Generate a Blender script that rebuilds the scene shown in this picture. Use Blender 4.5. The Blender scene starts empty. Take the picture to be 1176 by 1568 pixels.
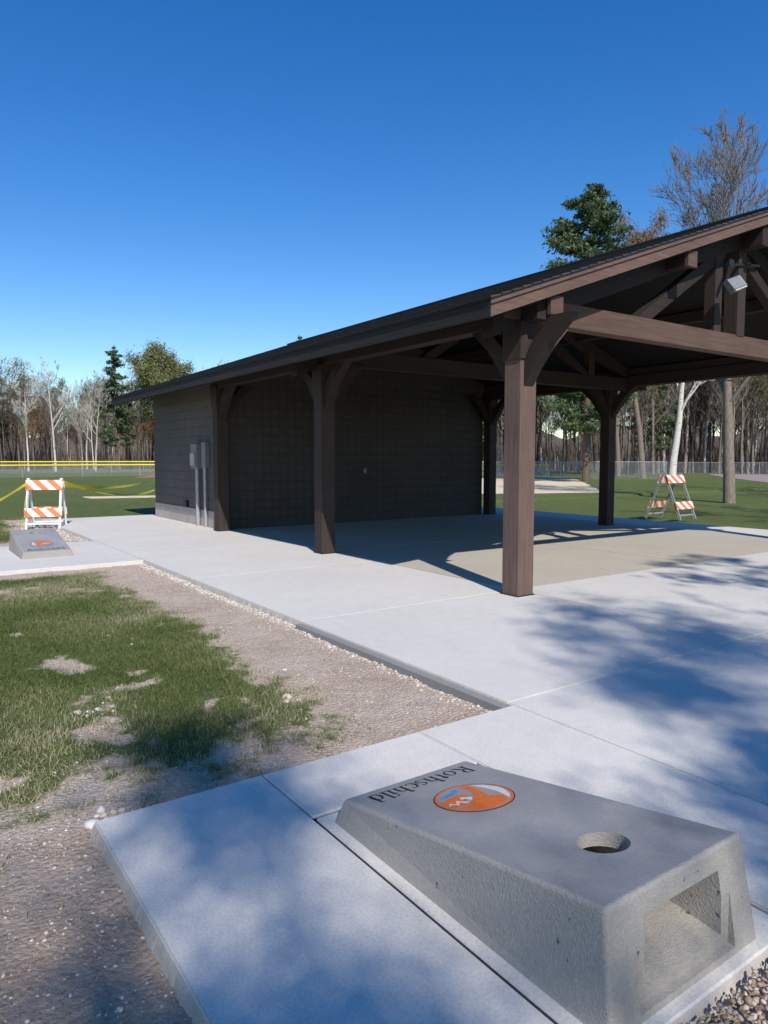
import bpy, bmesh, math, random
import numpy as np
from mathutils import Vector, Matrix, Quaternion
random.seed(7); rng=np.random.default_rng(7)
R=math.radians
scene=bpy.context.scene
col=scene.collection

# ------------------------------------------------------------------ helpers
def link(o,parent=None):
    col.objects.link(o)
    if parent is not None: o.parent=parent
    return o
def empty(name,loc=(0,0,0),rotz=0):
    e=bpy.data.objects.new(name,None); e.location=loc; e.rotation_euler=(0,0,rotz); col.objects.link(e); return e
def np_mesh(name,verts,faces,mat=None,attr=None,smooth=False):
    verts=np.asarray(verts,dtype=np.float32); faces=np.asarray(faces,dtype=np.int32)
    me=bpy.data.meshes.new(name); k=faces.shape[1]
    me.vertices.add(len(verts)); me.vertices.foreach_set('co',verts.ravel())
    me.loops.add(faces.size); me.loops.foreach_set('vertex_index',faces.ravel())
    me.polygons.add(len(faces)); me.polygons.foreach_set('loop_start',np.arange(0,faces.size,k,dtype=np.int32))
    me.polygons.foreach_set('loop_total',np.full(len(faces),k,dtype=np.int32))
    if smooth: me.polygons.foreach_set('use_smooth',np.ones(len(faces),dtype=bool))
    me.update(calc_edges=True)
    if attr is not None:
        for an,av in attr.items():
            a=me.attributes.new(an,'FLOAT','POINT'); a.data.foreach_set('value',np.asarray(av,dtype=np.float32))
    if mat: me.materials.append(mat)
    return me
def obj(name,me,parent=None):
    return link(bpy.data.objects.new(name,me),parent)
def pymesh(name,verts,faces,mat):
    me=bpy.data.meshes.new(name); me.from_pydata(verts,[],faces); me.update()
    if mat: me.materials.append(mat)
    return me
def finish_bm(bm,name,mat,parent=None,bevel=0,seg=2):
    if bevel>0:
        bmesh.ops.bevel(bm,geom=list(bm.edges),offset=bevel,segments=seg,affect='EDGES',profile=0.6)
    bmesh.ops.recalc_face_normals(bm,faces=bm.faces)
    me=bpy.data.meshes.new(name); bm.to_mesh(me); bm.free()
    if mat: me.materials.append(mat)
    return obj(name,me,parent)
def box(name,lo,hi,mat,parent=None,bevel=0.0,seg=2):
    bm=bmesh.new()
    bmesh.ops.create_cube(bm,size=1)
    for v in bm.verts:
        v.co=Vector([lo[i]+(v.co[i]+.5)*(hi[i]-lo[i]) for i in range(3)])
    return finish_bm(bm,name,mat,parent,bevel,seg)
def multibox(name,boxes,mat,parent=None,bevel=0.0,seg=1):
    bm=bmesh.new()
    for lo,hi in boxes:
        r=bmesh.ops.create_cube(bm,size=1)
        for v in r['verts']:
            v.co=Vector([lo[i]+(v.co[i]+.5)*(hi[i]-lo[i]) for i in range(3)])
    return finish_bm(bm,name,mat,parent,bevel,seg)
def beam(name,p0,p1,w,h,mat,parent=None,bevel=0.006,up=(0,0,1)):
    p0=Vector(p0);p1=Vector(p1);d=(p1-p0);L=d.length;d.normalize()
    upv=Vector(up)
    if abs(d.dot(upv))>.99: upv=Vector((0,1,0))
    s=d.cross(upv).normalized(); u=s.cross(d).normalized()
    bm=bmesh.new(); bmesh.ops.create_cube(bm,size=1)
    for v in bm.verts:
        c=v.co.copy(); v.co=p0+d*((c.x+.5)*L)+s*(c.y*w)+u*(c.z*h)
    return finish_bm(bm,name,mat,parent,bevel,2)
def prism(name,poly,axis,a,b,mat,parent=None,bevel=0.0):
    def P(p,t):
        return {'x':(t,p[0],p[1]),'y':(p[0],t,p[1]),'z':(p[0],p[1],t)}[axis]
    n=len(poly); vs=[P(p,a) for p in poly]+[P(p,b) for p in poly]
    bm=bmesh.new(); bv=[bm.verts.new(v) for v in vs]
    bm.faces.new(bv[:n]); bm.faces.new(bv[n:][::-1])
    for i in range(n):
        j=(i+1)%n; bm.faces.new((bv[i],bv[j],bv[n+j],bv[n+i]))
    return finish_bm(bm,name,mat,parent,bevel,2)
def tube(name,pts,r,mat,parent=None,k=10):
    segs=[(pts[i],pts[i+1],r,r) for i in range(len(pts)-1)]
    v,f=segs_mesh(segs,k,cap=True)
    return obj(name,np_mesh(name,v,f,mat,smooth=False),parent)
def segs_mesh(segs,k=4,cap=False):
    A=np.array([s[0] for s in segs],float);B=np.array([s[1] for s in segs],float)
    ra=np.array([s[2] for s in segs]);rb=np.array([s[3] for s in segs])
    d=B-A; L=np.linalg.norm(d,axis=1,keepdims=True); d/=np.maximum(L,1e-6)
    ref=np.where(np.abs(d[:,2:3])>.9,np.array([[1.,0,0]]),np.array([[0,0,1.]]))
    s=np.cross(d,ref); s/=np.linalg.norm(s,axis=1,keepdims=True); u=np.cross(s,d)
    n=len(segs); V=np.zeros((n,2*k,3))
    for i in range(k):
        a=2*math.pi*i/k; o=s*math.cos(a)+u*math.sin(a)
        V[:,i]=A+o*ra[:,None]; V[:,k+i]=B+o*rb[:,None]
    F=np.array([[i,(i+1)%k,k+(i+1)%k,k+i] for i in range(k)])
    faces=(np.arange(n)[:,None,None]*2*k+F[None]).reshape(-1,4)
    return V.reshape(-1,3),faces

# numpy value noise
def _h(ix,iy,s):
    n=(ix*374761393+iy*668265263+s*974711)&0x7fffffff
    n=((n^(n>>13))*1274126177)&0x7fffffff
    return ((n^(n>>16))&0xffff)/65535.0
def vnoise(x,y,s=0):
    x=np.asarray(x,float);y=np.asarray(y,float)
    ix=np.floor(x).astype(np.int64);iy=np.floor(y).astype(np.int64);fx=x-ix;fy=y-iy
    fx=fx*fx*(3-2*fx);fy=fy*fy*(3-2*fy)
    a=_h(ix,iy,s);b=_h(ix+1,iy,s);c=_h(ix,iy+1,s);d=_h(ix+1,iy+1,s)
    return (a*(1-fx)+b*fx)*(1-fy)+(c*(1-fx)+d*fx)*fy
def fbm(x,y,s=0,o=4):
    t=0;a=.5
    for i in range(o):
        t=t+a*vnoise(x*2**i,y*2**i,s+i*17);a*=.5
    return t/(1-.5**o)
def sstep(a,b,x):
    t=np.clip((x-a)/(b-a),0,1);return t*t*(3-2*t)

# ------------------------------------------------------------------ materials
class NT:
    def __init__(s,name):
        s.m=bpy.data.materials.new(name); s.m.use_nodes=True; s.t=s.m.node_tree
        s.b=s.t.nodes['Principled BSDF']; s.out=s.t.nodes['Material Output']
    def n(s,typ,**kw):
        nd=s.t.nodes.new(typ)
        for k,v in kw.items(): setattr(nd,k,v)
        return nd
    def l(s,a,b): s.t.links.new(a,b)
    def pos(s):
        g=s.n('ShaderNodeNewGeometry'); return g.outputs['Position']
    def noise(s,scale,vec=None,detail=4,rough=.55):
        nd=s.n('ShaderNodeTexNoise'); nd.inputs['Scale'].default_value=scale;nd.inputs['Detail'].default_value=detail;nd.inputs['Roughness'].default_value=rough
        if vec is not None: s.l(vec,nd.inputs['Vector'])
        return nd.outputs['Fac']
    def ramp(s,fac,stops):
        r=s.n('ShaderNodeValToRGB'); e=r.color_ramp.elements
        while len(e)<len(stops): e.new(.5)
        for i,(p,c) in enumerate(stops):
            e[i].position=p; e[i].color=(c[0],c[1],c[2],1) if not isinstance(c,(int,float)) else (c,c,c,1)
        s.l(fac,r.inputs['Fac']); return r.outputs['Color']
    def mix(s,fac,a,b,mode='MIX'):
        m=s.n('ShaderNodeMix',data_type='RGBA',blend_type=mode)
        for v,i in ((fac,0),(a,6),(b,7)):
            if hasattr(v,'is_linked'): s.l(v,m.inputs[i])
            else: m.inputs[i].default_value=v if isinstance(v,(int,float)) else (v[0],v[1],v[2],1)
        return m.outputs[2]
    def math(s,op,a,b=0.0,c=None):
        m=s.n('ShaderNodeMath',operation=op)
        for v,i in ((a,0),(b,1),(c,2)):
            if v is None: continue
            if hasattr(v,'is_linked'): s.l(v,m.inputs[i])
            else: m.inputs[i].default_value=v
        return m.outputs[0]
    def bump(s,h,strength=.3,dist=.01,normal=None):
        b=s.n('ShaderNodeBump'); b.inputs['Strength'].default_value=strength;b.inputs['Distance'].default_value=dist
        s.l(h,b.inputs['Height'])
        if normal is not None: s.l(normal,b.inputs['Normal'])
        return b.outputs['Normal']
    def fin(s,colr=None,rough=.8,normal=None,spec=.3,metal=0):
        if colr is not None:
            if hasattr(colr,'is_linked'): s.l(colr,s.b.inputs['Base Color'])
            else: s.b.inputs['Base Color'].default_value=(colr[0],colr[1],colr[2],1)
        if hasattr(rough,'is_linked'): s.l(rough,s.b.inputs['Roughness'])
        else: s.b.inputs['Roughness'].default_value=rough
        s.b.inputs['Specular IOR Level'].default_value=spec
        s.b.inputs['Metallic'].default_value=metal
        if normal is not None: s.l(normal,s.b.inputs['Normal'])
        return s.m

def m_concrete(name,c,var=.12,stain=.1,bumpy=.25,brush=True):
    t=NT(name);p=t.pos()
    a=t.noise(.7,p,6,.65);b=t.noise(90,p,3,.6);c2=t.noise(9,p,5,.65)
    lo=[x*(1-var) for x in c];hi=[min(1,x*(1+var)) for x in c]
    colr=t.ramp(a,[(.3,lo),(.7,hi)])
    colr=t.mix(stain*2.2,colr,t.ramp(c2,[(.3,[x*.72 for x in c]),(.65,[min(1,x*1.08) for x in c])]))
    colr=t.mix(.30,colr,t.ramp(b,[(.35,[x*.62 for x in c]),(.6,[min(1,x*1.1) for x in c])]))
    mp=t.n('ShaderNodeMapping');mp.inputs['Scale'].default_value=(6,260,20);t.l(p,mp.inputs['Vector'])
    br=t.noise(1,mp.outputs['Vector'],2,.5)
    h=t.math('ADD',t.math('MULTIPLY',br,.8 if brush else 0),t.math('MULTIPLY',b,.7))
    return t.fin(colr,.85,t.bump(h,bumpy,.004),.2)
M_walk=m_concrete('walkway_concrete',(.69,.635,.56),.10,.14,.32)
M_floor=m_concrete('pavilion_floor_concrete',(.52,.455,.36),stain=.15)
M_joint=m_concrete('joint_filler',(.30,.28,.25))
M_darkjoint=m_concrete('expansion_joint',(.05,.05,.05))
M_edge=m_concrete('rough_concrete_edge',(.48,.42,.35),bumpy=.9,brush=False)

def m_cast(name,c,deep):
    t=NT(name);g=t.n('ShaderNodeTexCoord').outputs['Object']
    a=t.noise(3,g,5,.6);b=t.noise(70,g,4,.65)
    v=t.n('ShaderNodeTexVoronoi');v.inputs['Scale'].default_value=150;t.l(g,v.inputs['Vector'])
    pits=t.ramp(t.noise(30,g,2,.5),[(.72,1.),(.755,0.)])
    colr=t.ramp(a,[(.3,[x*.82 for x in c]),(.7,[x*1.14 for x in c])])
    colr=t.mix(.3 if deep else .18,colr,t.ramp(b,[(.35,[x*.6 for x in c]),(.65,[x*1.25 for x in c])]))
    if deep:
        colr=t.mix(.35,colr,t.ramp(v.outputs['Distance'],[(0,[x*1.2 for x in c]),(.6,[x*.85 for x in c])]))
        colr=t.mix(1.,colr,t.ramp(pits,[(0,.35),(1,1.)]),'MULTIPLY')
    h=t.math('ADD',t.math('MULTIPLY',b,.8),t.math('MULTIPLY',pits,1.2 if deep else .0))
    if deep: h=t.math('ADD',h,t.math('MULTIPLY',v.outputs['Distance'],.8))
    return t.fin(colr,.8 if deep else .5,t.bump(h,.48 if deep else .10,.004),.3)
M_castside=m_cast('cast_concrete_textured',(.36,.325,.28),True)
M_casttop=m_cast('cast_concrete_smooth',(.325,.305,.285),False)

def m_wood(name,c,axis='z',rough=.7):
    t=NT(name);p=t.n('ShaderNodeTexCoord').outputs['Object']
    mp=t.n('ShaderNodeMapping');sc={'z':(22,22,1.2),'y':(22,1.2,22),'x':(1.2,22,22)}[axis]
    mp.inputs['Scale'].default_value=sc;t.l(p,mp.inputs['Vector'])
    a=t.noise(1.6,mp.outputs['Vector'],6,.65);b=t.noise(1.5,p,4,.5)
    colr=t.ramp(a,[(.3,[x*.6 for x in c]),(.55,c),(.75,[x*1.35 for x in c])])
    colr=t.mix(.35,colr,t.ramp(b,[(.3,[x*.7 for x in c]),(.7,[x*1.25 for x in c])]))
    return t.fin(colr,rough,t.bump(a,.5,.008),.25)
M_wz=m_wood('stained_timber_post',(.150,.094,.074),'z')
M_wz_shade=m_wood('stained_timber_post_shaded',(.052,.036,.029),'z')  # same post stain, darkened to carry the shade under the roof
M_wy_shade=m_wood('shaded_timber_beam_y',(.038,.026,.021),'y')  # beam timber with under-roof shade put into its base colour
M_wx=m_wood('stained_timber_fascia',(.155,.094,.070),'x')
M_wx_shade=m_wood('shaded_timber_truss',(.034,.023,.018),'x')  # truss timber darkened: gable shade is painted into the colour
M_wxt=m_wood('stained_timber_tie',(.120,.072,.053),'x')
M_deck_shade=m_wood('shaded_deck_boards',(.011,.009,.008),'y')  # near-black because the shade below the roof is in the colour
M_eave_shade=m_wood('shaded_eave_fascia',(.028,.022,.020),'y')  # fascia timber darkened, shade of the side turned from the sun painted in
def m_cmu(nm,k):
    t=NT(nm);p=t.pos();s=t.n('ShaderNodeSeparateXYZ');t.l(p,s.inputs[0])
    cx=t.n('ShaderNodeCombineXYZ');t.l(t.math('ADD',s.outputs[0],s.outputs[1]),cx.inputs[0]);t.l(s.outputs[2],cx.inputs[1])
    b=t.n('ShaderNodeTexBrick');b.offset=0;b.inputs['Scale'].default_value=1;b.inputs['Brick Width'].default_value=.2;b.inputs['Row Height'].default_value=.2
    b.inputs['Mortar Size'].default_value=.008;b.inputs['Mortar Smooth'].default_value=.3
    t.l(cx.outputs[0],b.inputs['Vector'])
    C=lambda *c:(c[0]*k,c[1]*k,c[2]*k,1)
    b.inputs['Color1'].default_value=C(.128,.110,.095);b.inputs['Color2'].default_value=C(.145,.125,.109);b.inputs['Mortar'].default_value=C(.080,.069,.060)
    n=t.noise(60,p,4,.6);n2=t.noise(.8,p,3,.6)
    colr=t.mix(.3,b.outputs['Color'],t.ramp(n,[(.3,C(.09,.078,.07)),(.7,C(.17,.145,.13))]))
    colr=t.mix(.35,colr,t.mix(1.,colr,t.ramp(n2,[(.3,(.55,.55,.55)),(.7,(1.,1.,1.))]),'MULTIPLY'))
    h=t.math('ADD',t.math('MULTIPLY',b.outputs['Fac'],-1.),t.math('MULTIPLY',n,.25))
    return t.fin(colr,.75,t.bump(h,.7,.01),.25)
M_cmu_shade=m_cmu('scored_block_wall_shaded',.50);M_cmul=m_cmu('scored_block_side',.95);M_cmu_sunlit=m_cmu('sunlit_block_band',3.6)  # front wall tone holds roof shade; brightest tone is painted sunlight
def m_shingle():
    t=NT('asphalt_shingles');p=t.pos();s=t.n('ShaderNodeSeparateXYZ');t.l(p,s.inputs[0])
    cx=t.n('ShaderNodeCombineXYZ');t.l(s.outputs[1],cx.inputs[0]);t.l(s.outputs[0],cx.inputs[1])
    b=t.n('ShaderNodeTexBrick');b.inputs['Scale'].default_value=1;b.inputs['Brick Width'].default_value=.3;b.inputs['Row Height'].default_value=.14;b.inputs['Mortar Size'].default_value=.008
    b.inputs['Color1'].default_value=(.045,.043,.045,1);b.inputs['Color2'].default_value=(.075,.07,.07,1);b.inputs['Mortar'].default_value=(.02,.02,.02,1)
    t.l(cx.outputs[0],b.inputs['Vector'])
    return t.fin(b.outputs['Color'],.9,t.bump(b.outputs['Fac'],-.6,.01),.2)
M_shingle=m_shingle()
def m_flat(name,c,rough=.6,metal=0,var=.15,scale=20,spec=.3):
    t=NT(name);p=t.n('ShaderNodeTexCoord').outputs['Object']
    colr=t.ramp(t.noise(scale,p,4,.6),[(.3,[x*(1-var) for x in c]),(.7,[min(1,x*(1+var)) for x in c])])
    return t.fin(colr,rough,None,spec,metal)
M_metal=m_flat('galvanised_grey',(.42,.41,.40),.45,.4)
M_grey=m_flat('utility_grey_paint',(.22,.205,.19),.5)
M_alum=m_flat('floodlight_housing',(.20,.20,.21),.5,.2)
M_black=m_flat('black_paint',(.02,.02,.022),.5)
M_white=m_flat('white_plastic',(.75,.75,.73),.5,var=.06)
M_yellow=m_flat('yellow_plastic',(.75,.60,.04),.5,var=.1)
M_tape=m_flat('yellow_tape_film',(.85,.78,.06),.4,var=.05)
M_orange=m_flat('logo_orange',(.66,.15,.03),.6,var=.15,scale=60)
M_blue=m_flat('logo_blue',(.08,.25,.45),.6,var=.15,scale=60)
M_lgrey=m_flat('logo_light',(.62,.57,.53),.6,var=.1,scale=60)
M_text=m_flat('logo_black_ink',(.02,.02,.024),.6,var=.2,scale=60)
M_glass=m_flat('floodlight_lens',(.45,.45,.45),.15,0)
def m_ground():
    t=NT('lawn_and_dirt');p=t.pos()
    at=t.n('ShaderNodeAttribute');at.attribute_name='dirt'
    g1=t.ramp(t.noise(7,p,6,.7),[(.3,(.075,.088,.028)),(.55,(.150,.155,.060)),(.75,(.29,.25,.14))])
    g2=t.ramp(t.noise(.15,p,5,.65),[(.35,(.095,.140,.036)),(.65,(.155,.190,.055))])
    gr=t.mix(.55,g1,g2)
    d1=t.ramp(t.noise(1.6,p,6,.65),[(.3,(.44,.31,.22)),(.5,(.62,.475,.355)),(.72,(.75,.645,.52))])
    d2=t.ramp(t.noise(38,p,6,.75),[(.3,(.28,.195,.14)),(.5,(.60,.46,.35)),(.68,(.80,.70,.58))])
    di=t.mix(.5,d1,d2)
    s=t.n('ShaderNodeSeparateXYZ');t.l(p,s.inputs[0])
    mr=t.n('ShaderNodeMapRange');mr.inputs['From Min'].default_value=3.3;mr.inputs['From Max'].default_value=2.3;t.l(s.outputs[1],mr.inputs['Value'])
    di=t.mix(t.math('MULTIPLY',mr.outputs[0],.5),di,t.mix(1.,di,(.74,.66,.58),'MULTIPLY'))
    n=t.noise(14,p,5,.7)
    f=t.math('ADD',at.outputs['Fac'],t.math('MULTIPLY',t.math('SUBTRACT',n,.5),1.2))
    f=t.ramp(f,[(.30,0.),(.65,1.)])
    v=t.n('ShaderNodeTexVoronoi');v.inputs['Scale'].default_value=45;t.l(p,v.inputs['Vector'])
    h=t.math('ADD',t.noise(60,p,5,.7),t.math('MULTIPLY',v.outputs['Distance'],-.5))
    return t.fin(t.mix(f,gr,di),.95,t.bump(h,.9,.025),.1)
M_ground=m_ground()
def m_gran(name,c,scale=60,b=.6):
    t=NT(name);p=t.pos()
    a=t.noise(scale,p,5,.7);l=t.noise(1.2,p,4,.6)
    colr=t.mix(.45,t.ramp(a,[(.3,[x*.5 for x in c]),(.55,c),(.7,[min(1,x*1.4) for x in c])]),t.ramp(l,[(.3,[x*.75 for x in c]),(.7,[min(1,x*1.2) for x in c])]))
    return t.fin(colr,.95,t.bump(a,b,.02),.1)
M_sand=m_gran('infield_sand',(.82,.62,.40),8,.15)
M_clay=m_gran('red_clay',(.36,.19,.12),8,.3)
M_asph=m_gran('asphalt_path',(.36,.30,.27),30,.3)
M_litter=m_gran('leaf_litter',(.20,.14,.09),3,.6)
M_hill=m_gran('wooded_rise',(.14,.11,.085),.6,.6)
def m_stone(nm,S):
    t=NT(nm);o=t.n('ShaderNodeAttribute');o.attribute_name='rnd'
    return t.fin(t.ramp(o.outputs['Fac'],S),.95,None,.1)
M_stone=m_stone('dirt_clods',[(0,(.34,.24,.17)),(.5,(.54,.41,.31)),(.85,(.64,.53,.42)),(1,(.72,.63,.53))])
M_stonel=m_stone('limestone_chips',[(0,(.42,.35,.27)),(.5,(.58,.50,.41)),(1,(.74,.68,.60))])
def m_blade():
    t=NT('grass_blades');o=t.n('ShaderNodeAttribute');o.attribute_name='rnd'
    colr=t.ramp(o.outputs['Fac'],[(0,(.088,.122,.030)),(.4,(.165,.195,.060)),(.7,(.27,.27,.115)),(1,(.52,.45,.29))])
    t.fin(colr,.6,None,.2)
    tr=t.n('ShaderNodeBsdfTranslucent');t.l(colr,tr.inputs['Color'])
    mx=t.n('ShaderNodeMixShader');mx.inputs[0].default_value=.3;t.l(t.b.outputs[0],mx.inputs[1]);t.l(tr.outputs[0],mx.inputs[2]);t.l(mx.outputs[0],t.out.inputs['Surface'])
    return t.m
M_blade=m_blade()
def m_bark(name,c,birch=False):
    t=NT(name);p=t.n('ShaderNodeTexCoord').outputs['Object']
    mp=t.n('ShaderNodeMapping');mp.inputs['Scale'].default_value=(1,1,4) if birch else (6,6,1);t.l(p,mp.inputs['Vector'])
    n=t.noise(3 if birch else 4,mp.outputs[0],5,.7)
    if birch: colr=t.ramp(n,[(.36,(.05,.045,.04)),(.44,c)])
    else: colr=t.ramp(n,[(.3,[x*.5 for x in c]),(.6,c),(.8,[x*1.4 for x in c])])
    oi=t.n('ShaderNodeObjectInfo')
    colr=t.mix(oi.outputs['Random'],colr,t.mix(1.,colr,(.62,.60,.58),'MULTIPLY'))
    return t.fin(colr,.9,t.bump(n,.6,.03),.15)
M_bark=m_bark('grey_bark',(.29,.23,.18))
M_barkl=m_bark('light_bark',(.43,.355,.285))
M_bark2=m_bark('brown_bark',(.21,.155,.115))
M_birch=m_bark('birch_bark',(.70,.65,.57),True)
def m_leaf(name,a,b,c,trans=.25):
    t=NT(name);o=t.n('ShaderNodeAttribute');o.attribute_name='rnd'
    n=t.noise(.9,t.n('ShaderNodeTexCoord').outputs['Object'],3,.6)
    f=t.math('ADD',t.math('MULTIPLY',o.outputs['Fac'],.5),t.math('MULTIPLY',n,.5))
    colr=t.ramp(f,[(.2,a),(.5,b),(.8,c)])
    t.fin(colr,.7,None,.15)
    tr=t.n('ShaderNodeBsdfTranslucent');t.l(colr,tr.inputs['Color'])
    mx=t.n('ShaderNodeMixShader');mx.inputs[0].default_value=trans;t.l(t.b.outputs[0],mx.inputs[1]);t.l(tr.outputs[0],mx.inputs[2]);t.l(mx.outputs[0],t.out.inputs['Surface'])
    return t.m
M_needle=m_leaf('pine_needles',(.045,.075,.035),(.105,.15,.070),(.20,.25,.12))
M_bud=m_leaf('spring_buds_green',(.13,.14,.045),(.23,.24,.09),(.34,.33,.14))
M_budr=m_leaf('spring_buds_russet',(.18,.095,.05),(.30,.18,.09),(.40,.27,.13))
M_brush=m_leaf('underbrush_twigs',(.12,.09,.068),(.23,.18,.14),(.36,.30,.235),.05)

# ------------------------------------------------------------------ world & sun
SX,SY=.314,.949; EL=42
w=bpy.data.worlds.new('World');scene.world=w;w.use_nodes=True
wt=w.node_tree;bg=wt.nodes['Background']
sk=wt.nodes.new('ShaderNodeTexSky');sk.sky_type='NISHITA';sk.sun_disc=False;sk.sun_elevation=R(EL);sk.sun_rotation=R(198.3)
sk.altitude=300;sk.air_density=1.1;sk.dust_density=.1;sk.ozone_density=3.0
hs=wt.nodes.new('ShaderNodeHueSaturation');hs.inputs['Saturation'].default_value=1.38;hs.inputs['Hue'].default_value=.510
wt.links.new(sk.outputs[0],hs.inputs['Color']);wt.links.new(hs.outputs[0],bg.inputs[0]);bg.inputs[1].default_value=.15
sl=bpy.data.lights.new('sun','SUN');sl.energy=4.6;sl.angle=R(.53);sl.color=(1,.975,.94)
so=bpy.data.objects.new('sun',sl);col.objects.link(so)
d=Vector((SX*math.cos(R(EL)),SY*math.cos(R(EL)),-math.sin(R(EL))))
so.rotation_euler=d.to_track_quat('-Z','Y').to_euler();so.location=(-10,-30,30)
scene.view_settings.view_transform='Standard';scene.view_settings.look='None';scene.view_settings.exposure=0

# ------------------------------------------------------------------ camera
cam=bpy.data.cameras.new('camera');co=bpy.data.objects.new('camera',cam);col.objects.link(co)
cam.sensor_fit='VERTICAL';cam.sensor_height=36;cam.sensor_width=27;cam.lens=24.96;cam.clip_end=2000;cam.clip_start=.05
co.location=(0,0,1.5);co.rotation_euler=(R(90-4.31),0,R(-34.96));scene.camera=co

# ------------------------------------------------------------------ ground
GB=-.048
def dirt_mask(x,y):
    n=fbm(x*1.1,y*1.1,3,4)-.5; n2=fbm(x*2.9,y*2.9,11,5); n3=fbm(x*7,y*7,23,4)-.5
    edge_r=sstep(-.24,.24,x-(2.22+n*.45+n3*.5+.05*(y-6)*(y<6)))
    edge_f=sstep(-.45,.45,(3.38+n*1.1+n3*1.0-.02*(x-1))-y)
    edge_b=sstep(-.2,.2,y-(10.05+n*.6+n3*.3))*sstep(15.,14.2,y)*sstep(-4,-2.5,x)
    m=np.maximum(edge_r*(y<20.5)*(x<3.6),np.maximum(edge_f,edge_b))
    near=sstep(6.5,3.2,y)
    pat=sstep(.60-.09*near,.84-.08*near,n2+n3*.35)*.85
    m=np.maximum(m,pat*(y<10.6)*(y>-2)*(x>-5))
    m=m*np.where(x<-7,0,1)*np.where(x>3.6,0,1)*np.where(y>20,0,1)
    return np.clip(m,0,1)
def gz(x,y):
    D=dirt_mask(x,y)
    return GB+((fbm(x*1.5,y*1.5,5,4)-.5)*.03+(fbm(x*9,y*9,8,3)-.5)*.024*D-.010*D)
xs=np.concatenate([[-600,-300,-150,-80,-40,-24,-16,-11,-8],np.arange(-6,-2,.2),np.arange(-2,3.3,.035),[3.7,5,8,12,16,24,40,80,150,300,600]])
ys=np.concatenate([[-600,-300,-100,-40,-20,-10,-6,-4,-2],np.arange(-1,1,.2),np.arange(1,11,.035),np.arange(11,20.6,.2),[21,24,30,40,60,90,150,300,600]])
XX,YY=np.meshgrid(xs,ys,indexing='ij');D=dirt_mask(XX,YY)
nearm=((XX>-6.5)&(XX<3.4)&(YY>-1)&(YY<20.8))
under=((XX>3.12)&(YY<19))|((XX>.70)&(YY<2.95)&(XX<3.2))
ZZ=np.where(nearm,gz(XX,YY),GB);ZZ=np.where(under,-.125,ZZ)
slabfar=(XX>3.12)&(XX<14.9)&(YY>-6.8)&(YY<19.0);ZZ=np.where(slabfar,-.125,ZZ)
nx,ny=XX.shape;idx=np.arange(nx*ny).reshape(nx,ny)
F=np.stack([idx[:-1,:-1],idx[1:,:-1],idx[1:,1:],idx[:-1,1:]],-1).reshape(-1,4)
me=np_mesh('ground',np.stack([XX,YY,ZZ],-1).reshape(-1,3),F,M_ground,{'dirt':D.ravel()},smooth=True)
obj('ground',me)

# grass blades
def blades(name,N,x0,x1,y0,y1,hs,mask=True,ws=1.):
    bx=rng.uniform(x0,x1,N);by=rng.uniform(y0,y1,N)
    dens=np.clip(1-dirt_mask(bx,by)*1.0,0.022,1)
    keep=rng.random(N)<dens**1.3*(.35+.65*sstep(.35,.62,fbm(bx*5,by*5,31,4)))
    bx=bx[keep];by=by[keep];N=len(bx);bz=gz(bx,by) if mask else np.full(N,GB)
    hgt=rng.uniform(.014,.042,N)*hs*(.5+.9*fbm(bx*3,by*3,9,3));an=rng.uniform(0,2*math.pi,N);wd=rng.uniform(.0013,.0028,N)*ws
    ln=rng.normal(0,.020,(N,2))
    V=np.zeros((N,5,3));ca=np.cos(an)*wd;sa=np.sin(an)*wd
    V[:,0]=np.stack([bx-ca,by-sa,bz-.006],-1);V[:,1]=np.stack([bx+ca,by+sa,bz-.006],-1)
    V[:,2]=np.stack([bx+ca*.8+ln[:,0]*.4,by+sa*.8+ln[:,1]*.4,bz+hgt*.6],-1);V[:,3]=np.stack([bx-ca*.8+ln[:,0]*.4,by-sa*.8+ln[:,1]*.4,bz+hgt*.6],-1)
    V[:,4]=np.stack([bx+ln[:,0],by+ln[:,1],bz+hgt],-1)
    b0=np.arange(N)[:,None]*5
    F=np.concatenate([b0+np.array([[0,1,2]]),b0+np.array([[0,2,3]]),b0+np.array([[3,2,4]])])
    rn=np.clip(rng.random(N)*.65+(fbm(bx*1.3,by*1.3,77,3)-.5)*1.1+.22+.25*dirt_mask(bx,by),0,1)
    obj(name,np_mesh(name,V.reshape(-1,3),F,M_blade,{'rnd':np.repeat(rn,5)}))
blades('grass',520000,-2.2,2.85,2.3,10.55,1.)
blades('grass',50000,.2,3.0,13.7,20.5,1.2,True,2.)

# stones
ico=bmesh.new();bmesh.ops.create_icosphere(ico,subdivisions=1,radius=1);IV=np.array([v.co[:] for v in ico.verts]);IF=np.array([[v.index for v in f.verts] for f in ico.faces]);ico.free()
def stones(name,x,y,z,s,mat):
    n=len(x);V=IV[None]*(1+rng.normal(0,.22,(n,12,1)))*np.stack([s*rng.uniform(.7,1.4,n),s*rng.uniform(.7,1.4,n),s*rng.uniform(.4,.9,n)],-1)[:,None]
    a=rng.uniform(0,6.28,n);c=np.cos(a)[:,None];q=np.sin(a)[:,None]
    V=np.stack([V[...,0]*c-V[...,1]*q,V[...,0]*q+V[...,1]*c,V[...,2]],-1)+np.stack([x,y,z],-1)[:,None]
    F=(np.arange(n)[:,None,None]*12+IF[None]).reshape(-1,3)
    obj(name,np_mesh(name,V.reshape(-1,3),F,mat,{'rnd':np.repeat(rng.random(n),12)}))
N=90000
x=rng.uniform(-1.6,3.06,N);y=rng.uniform(.6,10.6,N)
k=(rng.random(N)<dirt_mask(x,y)*np.where(y<4.5,1,.55)*(.35+.65*sstep(.35,.65,fbm(x*3,y*3,51,3))))&~((x>.63)&(y<3.03));x=x[k];y=y[k]
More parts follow.
